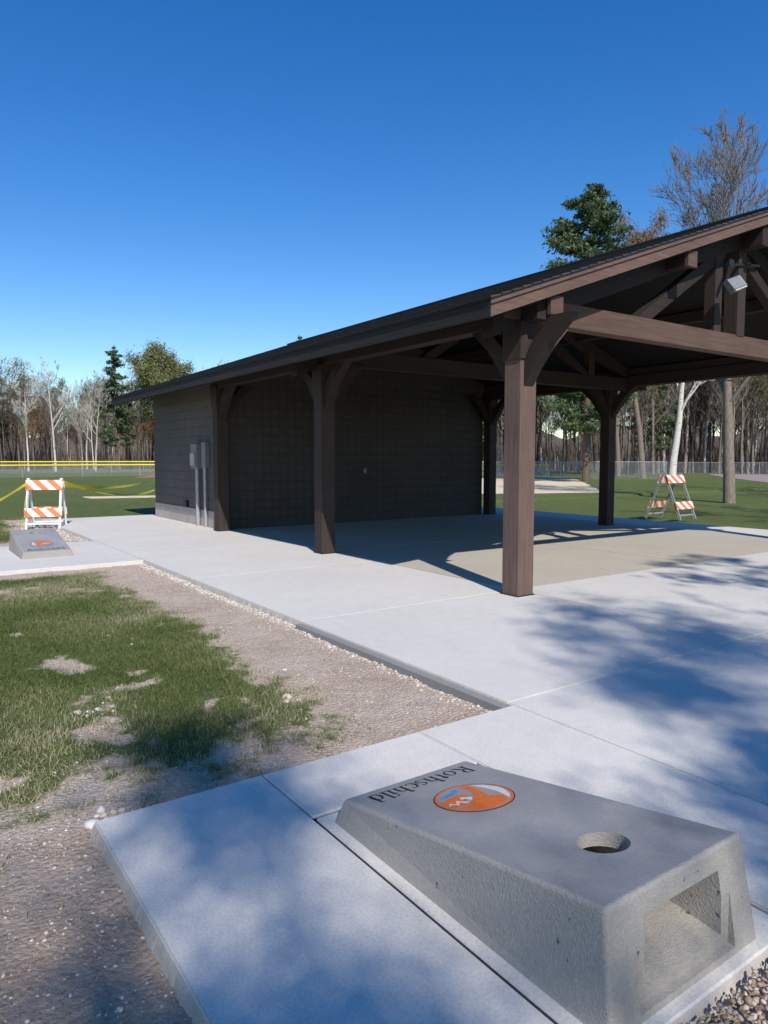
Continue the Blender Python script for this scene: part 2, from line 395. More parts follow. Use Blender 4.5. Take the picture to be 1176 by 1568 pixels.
s=.0020+.0060*rng.random(len(x))**3.5
stones('gravel',x,y,gz(x,y)+s*.1,s,M_stone)
X2=3.06-np.abs(rng.normal(0,.06,4200));Y2=rng.uniform(3.05,10.6,4200);S2=.003+.012*rng.random(4200)**2.5
X3=rng.uniform(.63,3.06,900);Y3=3.04+np.abs(rng.normal(0,.03,900));S3=.003+.007*rng.random(900)**2
Y4=rng.uniform(13.6,18.9,1200);X4=3.05-np.abs(rng.normal(0,.35,1200));S4=.006+.02*rng.random(1200)**2
xa=np.concatenate([X2,X3,X4]);ya=np.concatenate([Y2,Y3,Y4]);sa=np.concatenate([S2,S3,S4])
stones('limestone_edging',xa,ya,gz(xa,ya)+sa*.2,sa,M_stonel)
rx=[];ry=[];rs=[]
for cx,cy,n,sp,sz in ((.70,3.14,10,.05,.030),(1.02,4.6,12,.12,.022),(2.08,4.05,4,.03,.030),(2.6,4.3,8,.2,.014),(1.7,6.2,5,.2,.016),(.45,3.6,5,.1,.016),(.4,2.6,5,.12,.014),(.5,2.0,5,.1,.014)):
    for i in range(n): rx.append(random.gauss(cx,sp));ry.append(random.gauss(cy,sp));rs.append(sz*random.uniform(.35,1))
rx=np.array(rx);ry=np.array(ry);rs=np.array(rs);stones('rubble',rx,ry,gz(rx,ry)+rs*.25,rs,M_stonel)

def sheet(name,pts,mat,z):
    P=[]
    n=len(pts)
    for i in range(n):
        a=Vector(pts[i]);b=Vector(pts[(i+1)%n]);L=(b-a).length;m=max(2,int(L/1.5))
        for j in range(m):
            q=a.lerp(b,j/m);P.append((q.x+random.uniform(-.1,.1),q.y+random.uniform(-.1,.1),z))
    me=pymesh(name,P,[list(range(len(P)))],mat);return obj(name,me)
sheet('infield_sand',[(18.8,24.0),(26.6,20.6),(43,36),(36,48)],M_sand,GB+.006)
sheet('warning_track',[(10,29.6),(6.4,30.6),(6.4,28.8),(10,27.9)],M_sand,GB+.006)
sheet('clay_infield',[(16,58),(30,50),(34,56),(20,66)],M_clay,GB+.006)
sheet('asphalt_path',[(30,9),(36,14.5),(58,33),(90,56),(96,47),(62,27),(38,9),(31,6)],M_asph,GB+.006)
sheet('forest_floor',[(-40,104),(10,104),(50,88),(62,72),(66,45),(76,22),(200,40),(200,200),(-40,240)],M_litter,GB+.010)

# ------------------------------------------------------------------ concrete slabs
def panels(name,xl,yl,mat,th=.1,z=0,gap=.006,bev=.006,skip=()):
    bm=bmesh.new()
    for i in range(len(xl)-1):
        for j in range(len(yl)-1):
            if (i,j) in skip: continue
            lo=(xl[i]+gap/2,yl[j]+gap/2,z-th);hi=(xl[i+1]-gap/2,yl[j+1]-gap/2,z)
            r=bmesh.ops.create_cube(bm,size=1)
            for v in r['verts']: v.co=Vector([lo[q]+(v.co[q]+.5)*(hi[q]-lo[q]) for q in range(3)])
            ed=set()
            for v in r['verts']:
                for e in v.link_edges:
                    if all(abs(u.co.z-z)<1e-5 for u in e.verts): ed.add(e)
            bmesh.ops.bevel(bm,geom=list(ed),offset=bev,segments=2,affect='EDGES')
    return finish_bm(bm,name,mat)
panels('concrete_walkway',[3.07,5.84],[-7,-3,-.2,3.07,5.75,8.6,11.4,14.2,19.15],M_walk,.13)
panels('concrete_apron',[5.84,8.9,12,15.2],[-7,-3,-.2,3.07,5.75],M_walk,.13)
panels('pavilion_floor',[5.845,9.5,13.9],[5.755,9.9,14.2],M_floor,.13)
panels('concrete_strip',[13.9,15.2],[5.75,9.9,14.2,19.15],M_walk,.13)
panels('rear_slab',[5.84,13.9],[14.2,19.15],M_walk,.13,z=-.004)
panels('cornhole_pad',[.64,1.40,2.34,3.07],[-6,-3,-.2,3.02],M_walk,.12,skip=((1,2),))
multibox('cornhole_pad_panel',[((1.404,2.53,-.1),(2.336,3.016,0))],M_walk,None,.006)
multibox('cornhole_base_slab',[((1.412,1.03,-.1),(2.33,2.518,-.004))],M_walk,None,.006)
multibox('cornhole_pad_far',[((-2.4,10.6,-.12),(.2,13.6,0)),((.207,10.6,-.12),(3.063,13.6,0))],M_walk,None,.008,2)
multibox('joint_filler_strip',[((1.36,.2,-.09),(1.425,2.6,-.012)),((1.4,2.49,-.09),(2.36,2.55,-.012))],M_darkjoint)
multibox('joint_bed',[((3.0,-6.9,-.10),(15.1,5.7,-.011)),((3.1,5.8,-.10),(15.1,19.0,-.0115)),((.7,2.6,-.095),(3.03,2.95,-.0125))],M_joint)
def rough_edge(name,x0,ya,yb,n,lump):
    ye=np.linspace(ya,yb,n)
    prof=[(-.004,-.004),(.001,-.012),(.003,-.03),(.008,-.055),(.03,-.10)]
    V=np.zeros((n,5,3))
    for j,(o,z) in enumerate(prof):
        V[:,j,0]=x0-o-(rng.random(n)*.005+(fbm(ye*14,ye*0,4,4)**2)*lump)*(j>1);V[:,j,1]=ye;V[:,j,2]=z+(rng.random(n)-.5)*.005*(j>0)
    i=np.arange((n-1)*5).reshape(n-1,5)[:,:4].ravel()
    obj(name,np_mesh(name,V.reshape(-1,3),np.stack([i,i+1,i+6,i+5],-1),M_edge))
rough_edge('walkway_rough_edge',3.07,3.07,10.6,1200,.03)
rough_edge('pad_rough_edge',.643,-.5,3.015,700,.015)
gx=rng.uniform(1.42,2.6,3500);gy=rng.uniform(.3,1.0,3500);gs=.004+.007*rng.random(3500)
stones('landscape_gravel',gx,gy,-.02+rng.uniform(0,.02,3500),gs,M_stone)

# ------------------------------------------------------------------ cornhole boards
def to_mesh(o):
    dg=bpy.context.evaluated_depsgraph_get();ev=o.evaluated_get(dg);m=bpy.data.meshes.new_from_object(ev);o.modifiers.clear();o.data=m
def strokes():
    T=[]
    def rect(x0,y0,x1,y1):T.append([(x0,y0),(x1,y0),(x1,y1),(x0,y1)])
    def arc(cx,cy,ro,ri,a0,a1,n=18):
        for i in range(n):
            a=R(a0+(a1-a0)*i/n);b=R(a0+(a1-a0)*(i+1)/n)
            T.append([(cx+ro[0]*math.cos(a),cy+ro[1]*math.sin(a)),(cx+ro[0]*math.cos(b),cy+ro[1]*math.sin(b)),(cx+ri[0]*math.cos(b),cy+ri[1]*math.sin(b)),(cx+ri[0]*math.cos(a),cy+ri[1]*math.sin(a))])
    x=0
    def stem(x,h,s0=True,w=.1): rect(x,0,x+w,h);rect(x-.07,0,x+w+.07,.03);T.append([(x-.08,h-.05),(x,h-.09),(x,h),(x-.02,h)])
    rect(.1,0,.2,.7);rect(.02,0,.28,.03);rect(.02,.67,.1,.7);rect(.2,.67,.27,.7);rect(.2,.34,.27,.37);arc(.27,.52,(.23,.18),(.13,.15),-90,90)
    T.append([(.26,.35),(.37,.36),(.60,.0),(.48,0)]);rect(.46,0,.67,.03);x=.68
    arc(x+.25,.24,(.23,.26),(.135,.22),0,360,28);x+=.52
    rect(x+.1,.05,x+.2,.58);rect(x+.02,.44,x+.32,.475);arc(x+.22,.09,(.12,.10),(.03,.055),180,300,8);x+=.36
    def H(x): stem(x+.08,.72);arc(x+.27,.29,(.20,.20),(.105,.15),0,150,14);rect(x+.375,0,x+.47,.29);rect(x+.31,0,x+.54,.03)
    H(x);x+=.57
    arc(x+.2,.365,(.165,.135),(.085,.10),30,270,16);arc(x+.2,.125,(.165,.135),(.085,.10),-150,90,16);x+=.40
    arc(x+.25,.24,(.23,.26),(.135,.22),48,318,22);x+=.46
    H(x);x+=.57
    stem(x+.08,.48);arc(x+.13,.62,(.06,.06),(0.001,.001),0,360,12);x+=.26
    stem(x+.08,.72);x+=.26
    rect(x+.36,0,x+.46,.72);rect(x+.28,.69,x+.36,.72);rect(x+.46,0,x+.54,.03);arc(x+.27,.24,(.23,.26),(.135,.22),0,360,28);x+=.56
    return T,x
def cornhole(loc,rotz):
    e=empty('cornhole_board',loc,rotz)
    W=.333;L=1.30;zh=.33;zl=.10
    bm=bmesh.new()
    vs=[(-W,0,zh),(W,0,zh),(W,L,zl),(-W,L,zl),(-W-.03,-.05,0),(W+.03,-.05,0),(W+.03,L+.03,0),(-W-.03,L+.03,0)]
    b=[bm.verts.new(v) for v in vs]
    for f in ((0,1,2,3),(4,7,6,5),(0,4,5,1),(1,5,6,2),(2,6,7,3),(3,7,4,0)): bm.faces.new([b[i] for i in f])
    bmesh.ops.recalc_face_normals(bm,faces=bm.faces)
    bmesh.ops.bevel(bm,geom=[ed for ed in bm.edges if not all(v.co.z<.01 for v in ed.verts)],offset=.014,segments=4,affect='EDGES',profile=.5)
    me=bpy.data.meshes.new('body');bm.to_mesh(me);bm.free();body=obj('body',me,e)
    bm=bmesh.new();bmesh.ops.create_cone(bm,cap_ends=True,segments=64,radius1=.083,radius2=.083,depth=.5)
    for v in bm.verts: v.co+=Vector((0,.265,.40))
    c1m=bpy.data.meshes.new('c1');bm.to_mesh(c1m);bm.free()
    c1=obj('c1',c1m,e)
    vs=[(-.205,-.10,.045),(.205,-.10,.045),(.195,-.10,.272),(-.195,-.10,.272),(-.13,.50,.16),(.13,.50,.16),(.13,.50,.205),(-.13,.50,.205),]
    bm=bmesh.new();b=[bm.verts.new(v) for v in vs]
    for f in ((0,1,2,3),(4,7,6,5),(0,4,5,1),(1,5,6,2),(2,6,7,3),(3,7,4,0)): bm.faces.new([b[i] for i in f])
    bmesh.ops.recalc_face_normals(bm,faces=bm.faces)
    c2m=bpy.data.meshes.new('c2');bm.to_mesh(c2m);bm.free();c2=obj('c2',c2m,e)
    c3=box('c3',(-.235,-.10,.02),(.235,-.022,.296),None,e)
    for c in (c3,c2,c1):
        m=body.modifiers.new('b','BOOLEAN');m.operation='DIFFERENCE';m.solver='EXACT';m.object=c
    bpy.context.view_layer.update();to_mesh(body)
    for c in (c1,c2,c3): bpy.data.objects.remove(c)
    sl=(zh-zl)/L
    body.data.materials.clear();body.data.materials.append(M_castside);body.data.materials.append(M_casttop)
    for p in body.data.polygons:
        p.material_index=1 if (p.normal.z>.97 and p.center.z>.09) and abs(p.center.z-(zh-sl*p.center.y))<.03 and p.area>.01 else 0
    zt=lambda y: zh-sl*y
    def flat(name,polys,mat,off):
        V=[];F=[]
        for pl in polys:
            k=len(V)
            for (x,y) in pl: V.append((x,y,zt(y)+off))
            F.append(list(range(k,k+len(pl))))
        return obj(name,pymesh(name,V,F,mat),e)
    T,wid=strokes();s=.53/wid
    flat('lettering',[[(.265-px*s,1.240-py*s*1.2) for px,py in pl] for pl in T],M_text,.0012)
    cx,cy,r=0.02,.895,.160
    def C(rr,n=56,a0=0,a1=360): return [(cx-rr*math.cos(R(a0+(a1-a0)*i/n)),cy-rr*math.sin(R(a0+(a1-a0)*i/n))) for i in range(n+(a1-a0!=360))]
    flat('logo_disc',[C(r)],M_text,.0012)
    flat('logo_ring',[C(r*.97)],M_orange,.0018)
    flat('logo_field',[C(r*.90)],M_casttop,.0024)
    def loc(pl): return [(cx-px*r,cy-py*r) for px,py in pl]
    def circ_clip(pl): return [( (x,y) if x*x+y*y<.78 else (x*.88/math.hypot(x,y),y*.88/math.hypot(x,y))) for x,y in pl]
    flat('logo_orange_bank',[loc(circ_clip([(-.45,.75),(-.1,.87),(.25,.86),(.6,.64),(.8,.35),(.45,.30),(.1,.10),(-.15,-.2),(-.25,-.55),(-.2,-.86),(-.45,-.78),(-.42,-.3),(-.3,.2),(-.55,.45)]))],M_orange,.003)
    flat('logo_mountain',[loc(circ_clip([(.0,-.25),(.2,.0),(.42,.24),(.88,.28),(.9,.0),(.87,-.3),(.6,-.35),(.2,-.42)]))],M_orange,.003)
    flat('logo_light_arc',[loc(circ_clip([(-.88,.1),(-.72,.5),(-.5,.72),(-.58,.45),(-.64,.1),(-.6,-.3),(-.5,-.72),(-.75,-.48),(-.88,-.1)]))],M_lgrey,.003)
    flat('logo_ridges',[loc([(.25,.14),(.42,.22),(.52,.02),(.62,.20),(.72,.02),(.85,.08),(.72,-.08),(.62,.08),(.50,-.12),(.38,.10)]),loc([(.05,-.02),(.2,.16),(.26,-.1),(.36,.0),(.30,-.22),(.2,-.18)])],M_lgrey,.0036)
    flat('logo_river',[loc(circ_clip([(-.05,-.62),(.2,-.50),(.5,-.46),(.74,-.48),(.5,-.60),(.2,-.68),(.0,-.80)]))],M_blue,.003)
    return e
cornhole((1.822,1.12,-.004),0)
cornhole((1.95,13.0,0),math.pi)

# ------------------------------------------------------------------ pavilion
pv=empty('park_pavilion',(9.9,10,0))
def PV(o):
    o.parent=pv; o.matrix_parent_inverse=Matrix.Translation((-9.9,-10,0)); return o
XL,XR=5.67,13.3;YC=[5.53,9.75,14.0];YCR=[5.6,10.25,14.05]
EX,ER,RX=4.8,14.2,9.9;Y0,Y1=5.08,18.97;SLP=.354
zt=lambda x: 3.04+SLP*(min(x,2*RX-x)-EX)     # roof top surface
cw=.120
for X,Ys in ((XL,YC),(XR,YCR)):
    for Y in Ys:
        top=2.955 if X==XL else 3.06
        first=(Y==YC[0])
        PV(box('column',(X-cw,Y-cw,-.01),(X+cw,Y+cw,top),M_wz if first else M_wz_shade,None,.008))
        PV(box('column_base_plate',(X-cw-.015,Y-cw-.015,-.004),(X+cw+.015,Y+cw+.015,.010),M_black,None,.002))
        PV(box('column_head',(X-cw-.02,Y-cw-.02,top-.40),(X+cw+.02,Y+cw+.02,top-.002),M_wz_shade,None,.006))  # dark tone paints the roof's shade onto the post top
zbl,zbr=2.94,3.05
PV(box('side_beam_left',(XL-.10,Y0+.12,zbl),(XL+.10,14.3,3.17),M_wy_shade,None,.006))
PV(box('side_beam_right',(XR-.10,Y0+.12,zbr),(XR+.10,15.2,3.27),M_wy_shade,None,.006))
for X,zb,Ys in ((XL,zbl,YC),(XR,zbr,YCR)):
    for Y in Ys:
        for s in (-1,1):
            if Y==14.0 and s==1: continue
            poly=[(Y+s*(cw-.02),zb-.70),(Y+s*(cw+.10),zb-.52),(Y+s*(cw+.32),zb-.24),(Y+s*(cw+.62),zb+.015),(Y+s*(cw+.36),zb+.015),(Y+s*(cw+.12),zb-.2),(Y+s*(cw-.02),zb-.40)]
            PV(prism('knee_brace',poly,'x',X-.07,X+.07,M_wy_shade))
        s=1 if X==XL else -1
        poly=[(X+s*(cw-.02),zb-.66),(X+s*(cw+.10),zb-.50),(X+s*(cw+.32),zb-.22),(X+s*(cw+.60),zb+.05),(X+s*(cw+.34),zb+.05),(X+s*(cw+.12),zb-.18),(X+s*(cw-.02),zb-.38)]
        PV(prism('knee_brace_cross',poly,'y',Y-.072,Y+.072,M_wxt if Y<6 else M_wx_shade))
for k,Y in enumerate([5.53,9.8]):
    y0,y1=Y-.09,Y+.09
    PV(box('tie_beam',(XL-.35,y0,2.962),(XR+.3,y1,3.225),M_wxt if k==0 else M_wx_shade,None,.006))
    def chord(xa,xb,off,hh,nm):
        za=zt(xa)-off;zb=zt(xb)-off
        return PV(prism(nm,[(xa,za),(xb,zb),(xb,zb-hh),(xa,za-hh)],'y',y0+.004,y1-.004,M_wx_shade))
    chord(XL-.5,RX,.22,.20,'top_chord_left');chord(RX,XR+.6,.22,.20,'top_chord_right')
    for X in (9.35,12.05):
        PV(box('queen_post',(X-.085,y0+.012,3.20),(X+.085,y1-.012,zt(X)-.30),M_wz_shade,None,.005))
    PV(box('king_post',(RX-.1,y0-.01,3.21),(RX+.1,y1+.01,zt(RX)-.3),M_wz_shade,None,.005))
    PV(beam('web_left',(7.6,Y,3.15),(9.3,Y,4.2),.13,.15,M_wx_shade,None))
    PV(beam('web_right',(12.0,Y,3.15),(10.0,Y,4.3),.13,.15,M_wx_shade,None))
for X in (5.78,8.2,11.6,13.3+.02):
    z=zt(X)-.20
    PV(box('purlin',(X-.085,Y0+.10,z-.19),(X+.085,14.25,z-.005),M_wy_shade,None,.005))
    PV(box('purlin_end',(X-.095,Y0+.045,z-.20),(X+.095,Y0+.099,z-.004),M_wxt,None,.005))
PV(box('ridge_beam',(RX-.08,Y0+.045,zt(RX)-.47),(RX+.08,14.25,zt(RX)-.17),M_wy_shade,None,.005))
def roofslab(nm,off_top,off_bot,xa,xb,ya,yb,mat):
    return PV(prism(nm,[(xa,zt(xa)-off_top),(xb,zt(xb)-off_top),(xb,zt(xb)-off_bot),(xa,zt(xa)-off_bot)],'y',ya,yb,mat))
roofslab('roof_deck_left',.02,.10,EX+.03,RX,Y0+.04,Y1-.04,M_deck_shade);roofslab('roof_deck_right',.02,.10,RX,ER-.03,Y0+.04,Y1-.04,M_deck_shade)
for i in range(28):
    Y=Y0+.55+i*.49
    roofslab('rafter',.102,.19,EX+.035,RX-.02,Y,Y+.045,M_deck_shade);roofslab('rafter',.102,.19,RX+.02,ER-.035,Y,Y+.045,M_deck_shade)
roofslab('soffit_left',.192,.205,EX+.034,RX-.1,Y0+.042,Y1-.06,M_deck_shade);roofslab('soffit_right',.192,.205,RX+.1,ER-.034,Y0+.042,Y1-.06,M_deck_shade)
for ya,yb in ((Y0,Y0+.04),(Y1-.04,Y1)):
    roofslab('rake_fascia_left',.022,.185,EX+.001,RX-.002,ya,yb,M_wx);roofslab('rake_fascia_right',.022,.185,RX+.002,ER-.001,ya,yb,M_wx)
roofslab('rake_trim_left',.020,.062,EX-.012,RX-.002,Y0-.02,Y0-.001,M_wx);roofslab('rake_trim_right',.020,.062,RX+.002,ER+.012,Y0-.02,Y0-.001,M_wx)
PV(box('eave_fascia_left',(EX-.012,Y0+.001,zt(EX)-.185),(EX+.028,Y1-.001,zt(EX)-.028),M_eave_shade,None,.003))
PV(box('eave_fascia_right',(ER-.028,Y0+.001,zt(ER)-.185),(ER+.012,Y1-.001,zt(ER)-.028),M_eave_shade,None,.003))
roofslab('drip_edge_left',.010,.022,EX-.03,RX,Y0-.028,Y1+.02,M_black);roofslab('drip_edge_right',.010,.022,RX,ER+.03,Y0-.028,Y1+.02,M_black)
vs=[];fs=[]
def course(side):
    run=RX-EX+.04 if side<0 else ER-RX+.04
    n=int(run/.14);xe=EX-.04 if side<0 else ER+.04
    for i in range(n+1):
        d0=i*.14;d1=min(run,d0+.16)
        yseg=Y0-.035
        while yseg<Y1+.02:
            yn=min(Y1+.03,yseg+random.uniform(.25,.4));l=random.uniform(0,.004)
            x0=xe-side*d0;x1=xe-side*d1
            za=zt(x0)+.012+l;zb=zt(x1)+.001
            k=len(vs)
            vs.extend([(x0,yseg,za-.02),(x0,yn,za-.02),(x0,yn,za),(x0,yseg,za),(x1,yn,zb),(x1,yseg,zb),(x1,yseg,zb-.012)])
            fs.append((k,k+1,k+2,k+3));fs.append((k+3,k+2,k+4,k+5));fs.append((k,k+3,k+5,k+6));yseg=yn
course(-1);course(1)
PV(obj('shingles',pymesh('shingles',vs,fs,M_shingle)))
PV(box('ridge_cap',(RX-.1,Y0-.035,zt(RX)-.02),(RX+.1,Y1+.03,zt(RX)+.02),M_shingle,None,.01))
WX0,WX1,WY0,WY1=5.72,13.2,14.25,18.6
g=[(WX0,-.08),(WX1,-.08),(WX1,zt(WX1)-.21),(RX,zt(RX)-.21),(WX0,zt(WX0)-.21)]
PV(prism('wall_front',g,'y',WY0,WY0+.2,M_cmu_shade));PV(prism('wall_back',g,'y',WY1-.2,WY1,M_cmul))
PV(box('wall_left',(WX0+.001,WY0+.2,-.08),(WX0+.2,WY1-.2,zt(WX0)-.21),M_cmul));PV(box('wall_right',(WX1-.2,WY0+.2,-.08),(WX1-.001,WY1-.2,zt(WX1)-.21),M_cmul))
PV(box('wall_left_sunlit_band',(WX0-.008,WY0+.11,-.07),(WX0-.0005,WY1-.001,.36),M_cmu_sunlit))  # lighter strip paints in the sunlight below the eave shadow
PV(box('corner_trim',(WX0-.02,WY0-.018,0),(WX0+.10,WY0+.10,3.10),M_wz_shade,None,.004))
PV(box('outlet_box',(9.35,WY0-.05,1.15),(9.42,WY0-.001,1.26),M_grey,None,.005))
x=WX0
PV(box('meter_box',(x-.15,15.15,1.28),(x-.001,15.50,1.82),M_grey,None,.01))
PV(box('meter_cover',(x-.19,15.2,1.35),(x-.151,15.45,1.62),M_metal,None,.01))
PV(box('meter_panel_narrow',(x-.10,14.75,1.30),(x-.001,14.98,1.85),M_grey,None,.008))
PV(tube('conduit_tall',[(x-.07,15.32,-.05),(x-.07,15.32,1.29)],.045,M_metal))
PV(tube('conduit_short',[(x-.06,14.88,-.05),(x-.06,14.88,1.31)],.035,M_metal))
PV(box('hose_bib_box',(x-.06,16.1,.38),(x-.001,16.3,.52),M_black,None,.01))
fx,fz=-.06,-.13
PV(beam('floodlight_arm',(9.55+fx,5.38,4.25+fz),(9.30+fx,5.28,3.98+fz),.03,.03,M_black));
PV(beam('floodlight_head',(9.14+fx,5.16,3.86+fz),(9.34+fx,5.10,3.94+fz),.07,.17,M_alum,None,.012,up=(0,.55,1)))
PV(beam('floodlight_lens',(9.155+fx,5.115,3.845+fz),(9.325+fx,5.065,3.915+fz),.02,.14,M_glass,None,.004,up=(0,.55,1)))
PV(box('junction_box',(9.50+fx,5.36,4.20+fz),(9.62+fx,5.44,4.32+fz),M_black,None,.01))
PV(tube('light_conduit',[(9.56+fx,5.42,4.26+fz),(10.3,5.42,4.23)],.02,M_black))

# ------------------------------------------------------------------ barricades & tape
def m_stripe():
    t=NT('orange_white_sheeting');p=t.n('ShaderNodeTexCoord').outputs['Object'];s=t.n('ShaderNodeSeparateXYZ');t.l(p,s.inputs[0])
    v=t.math('FRACT',t.math('MULTIPLY',t.math('ADD',s.outputs[0],s.outputs[2]),3.3))
    st=t.math('GREATER_THAN',v,.5)
    return t.fin(t.mix(st,(.78,.77,.74),(.80,.17,.03)),.45,None,.4)
M_stripe=m_stripe()
M_legg=m_flat('weathered_steel_leg',(.36,.36,.35),.5,.3)
def barricade(loc,rotz,L=.42,H=1.10,spread=.34,legm=None):
    e=empty('barricade',loc,rotz);legm=legm or M_white
    for s in (-1,1):
        for x in (-L+.04,L-.04):
            o=beam('leg',(x,s*spread,0),(x,s*.03,H),.035,.045,legm,e,.004)
        o=beam('foot_rail',(-L+.05,s*spread*.88,.12),(L-.05,s*spread*.88,.12),.02,.04,legm,e,.003)
        for zc,hh in ((H-.14,.22),(.36,.20)):
            y=s*(spread-(spread-.03)*zc/H+.035)
            b=box('striped_panel',(-L,-.012,-hh/2),(L,.012,hh/2),M_stripe,e,.004)
            b.location=(0,y,zc);b.rotation_euler=(s*math.atan((spread-.03)/H),0,0)
    return e
barricade((2.88,17.3,GB),R(-22),.38);barricade((16.55,10.75,GB),R(3),.40,1.16,.48,M_legg)
def ribbon(name,pts,w,mat):
    vs=[];fs=[]
    for i,p in enumerate(pts):
        tw=math.sin(i*.7)*.6
        vs.append((p[0]-w/2*math.sin(tw)*.5,p[1],p[2]-w/2*math.cos(tw)));vs.append((p[0]+w/2*math.sin(tw)*.5,p[1],p[2]+w/2*math.cos(tw)))
        if i: k=2*i;fs.append((k-2,k,k+1,k-1))
    return obj(name,pymesh(name,vs,fs,mat))
def sag(a,b,n,s): return [tuple(a[j]+(b[j]-a[j])*i/n-(s*4*(i/n)*(1-i/n) if j==2 else 0) for j in range(3)) for i in range(n+1)]
ribbon('caution_tape',sag((2.5,17.25,.95),(.2,15.0,.10),14,.12),.07,M_tape)
ribbon('caution_tape',sag((3.2,17.2,.99),(8.9,29,.22),18,.25),.075,M_tape)
ribbon('caution_tape',sag((3.2,17.25,.90),(11,33,.9),18,.3),.075,M_tape)
ribbon('caution_tape',sag((2.5,17.2,.9),(2.3,16.8,-.04),6,0),.07,M_tape)

# ------------------------------------------------------------------ fences
def polar(hd,dist): return (dist*math.sin(R(hd)),dist*math.cos(R(hd)))
def m_chain():
    t=NT('chain_link');t.fin((.45,.46,.46),.5,None,.3,.3)
    tr=t.n('ShaderNodeBsdfTransparent');mx=t.n('ShaderNodeMixShader')
    tc=t.n('ShaderNodeTexCoord').outputs['Object'];s=t.n('ShaderNodeSeparateXYZ');t.l(tc,s.inputs[0])
    h=t.math('ADD',s.outputs[0],s.outputs[1]);
    a=t.math('LESS_THAN',t.math('FRACT',t.math('MULTIPLY',t.math('ADD',h,s.outputs[2]),12.)),.08)
    b=t.math('LESS_THAN',t.math('FRACT',t.math('MULTIPLY',t.math('SUBTRACT',h,s.outputs[2]),12.)),.08)
    t.l(t.math('MAXIMUM',a,b),mx.inputs[0]);t.l(tr.outputs[0],mx.inputs[1]);t.l(t.b.outputs[0],mx.inputs[2]);t.l(mx.outputs[0],t.out.inputs['Surface']);return t.m
M_chain=m_chain()
def fence(name,pts,h,top,postr=.03):
    e=empty(name);P=[]
    for i in range(len(pts)-1):
        a=Vector(pts[i]);b=Vector(pts[i+1]);n=max(1,int((b-a).length/2.6))
        for j in range(n): P.append(a.lerp(b,j/n))
    P.append(Vector(pts[-1]));z0=GB-.01
    segs=[((p.x,p.y,z0),(p.x,p.y,z0+h),postr,postr) for p in P]
    v,f=segs_mesh(segs,6);obj('posts',np_mesh('posts',v,f,M_metal),e)
    segs=[((P[i].x,P[i].y,z0+h-.03),(P[i+1].x,P[i+1].y,z0+h-.03),.022,.022) for i in range(len(P)-1)]
    v,f=segs_mesh(segs,6);obj('top_rail',np_mesh('top_rail',v,f,M_metal),e)
    vs=[];fs=[]
    for i,p in enumerate(P):
        vs+= [(p.x,p.y,z0+.02),(p.x,p.y,z0+h-.05)]
        if i: k=2*i;fs.append((k-2,k,k+1,k-1))
    obj('mesh',pymesh('mesh',vs,fs,M_chain),e)
    if top:
        segs=[((P[i].x,P[i].y,z0+h+.0),(P[i+1].x,P[i+1].y,z0+h+.0),.075,.075) for i in range(len(P)-1)]
        v,f=segs_mesh(segs,8);obj('yellow_cap',np_mesh('yellow_cap',v,f,M_yellow),e)
fence('outfield_fence',[polar(h,62+4*math.sin(h*.08)) for h in range(-4,52,4)],1.0,True)
fence('outfield_fence',[polar(h,84) for h in range(-4,40,4)],1.2,True)
fence('chain_link_fence',[(30,44),(37,40),(44,34.5),(47,31)],1.35,False)
fence('chain_link_fence',[(48,58),(60,48),(68,38),(74,26)],1.2,False)

# ------------------------------------------------------------------ trees
def perp(dv):
    a=Vector((random.gauss(0,1),random.gauss(0,1),random.gauss(0,1)));a-=a.dot(dv)*dv
    return a.normalized()
def grow(segs,tips,p,dv,L,r,lev,maxlev,ang=38,nch=(3,5),up=.12,wob=.12,minr=.006,first=3,lr=(.38,.55)):
    n=4 if lev else 8
    st=L/n;pp=Vector(p);dd=Vector(dv);rr=r
    for i in range(n):
        dd=(dd+perp(dd)*wob*random.random()*(.5 if lev==0 else 1)+Vector((0,0,up*(1 if lev else .3)))*.5).normalized()
        q=pp+dd*st;r2=max(minr,rr-(r*.82)/n)
        segs.append((tuple(pp),tuple(q),rr,r2))
        if lev<maxlev and (i>=(first if lev==0 else 1)):
            m=random.randint(*nch) if lev==0 else random.randint(1,3)
            if lev==0: m=max(1,m-1)
            for _ in range(m):
                a=R(random.gauss(ang,10));sd=(dd*math.cos(a)+perp(dd)*math.sin(a)).normalized()
                if sd.z<-.1: sd.z=abs(sd.z)
                frac=1-(i/n)*.55
                grow(segs,tips,pp.lerp(q,random.random()),sd,L*random.uniform(*lr)*frac,r2*random.uniform(.45,.65),lev+1,maxlev,ang,nch,up,wob*1.2,minr,first,lr)
        pp=q;rr=r2
    tips.append(tuple(pp))
def bare(name,H,r,maxlev,mat,ang=38,nch=(2,4),up=.12,minr=.006,k=4,seed=0,first=3,lean=.04,lr=(.38,.55)):
    random.seed(seed);segs=[];tips=[]
    grow(segs,tips,Vector((0,0,-.3)),Vector((random.gauss(0,lean),random.gauss(0,lean),1)).normalized(),H*.92,r,0,maxlev,ang,nch,up,.16,minr,first,lr)
    mz=max(s[1][2] for s in segs);sc=H/mz
    segs=[(tuple(np.array(a)*sc),tuple(np.array(b)*sc),ra,rb) for a,b,ra,rb in segs];tips=[tuple(np.array(t)*sc) for t in tips]
    v,f=segs_mesh(segs,k);return np_mesh(name,v,f,mat,smooth=True),tips
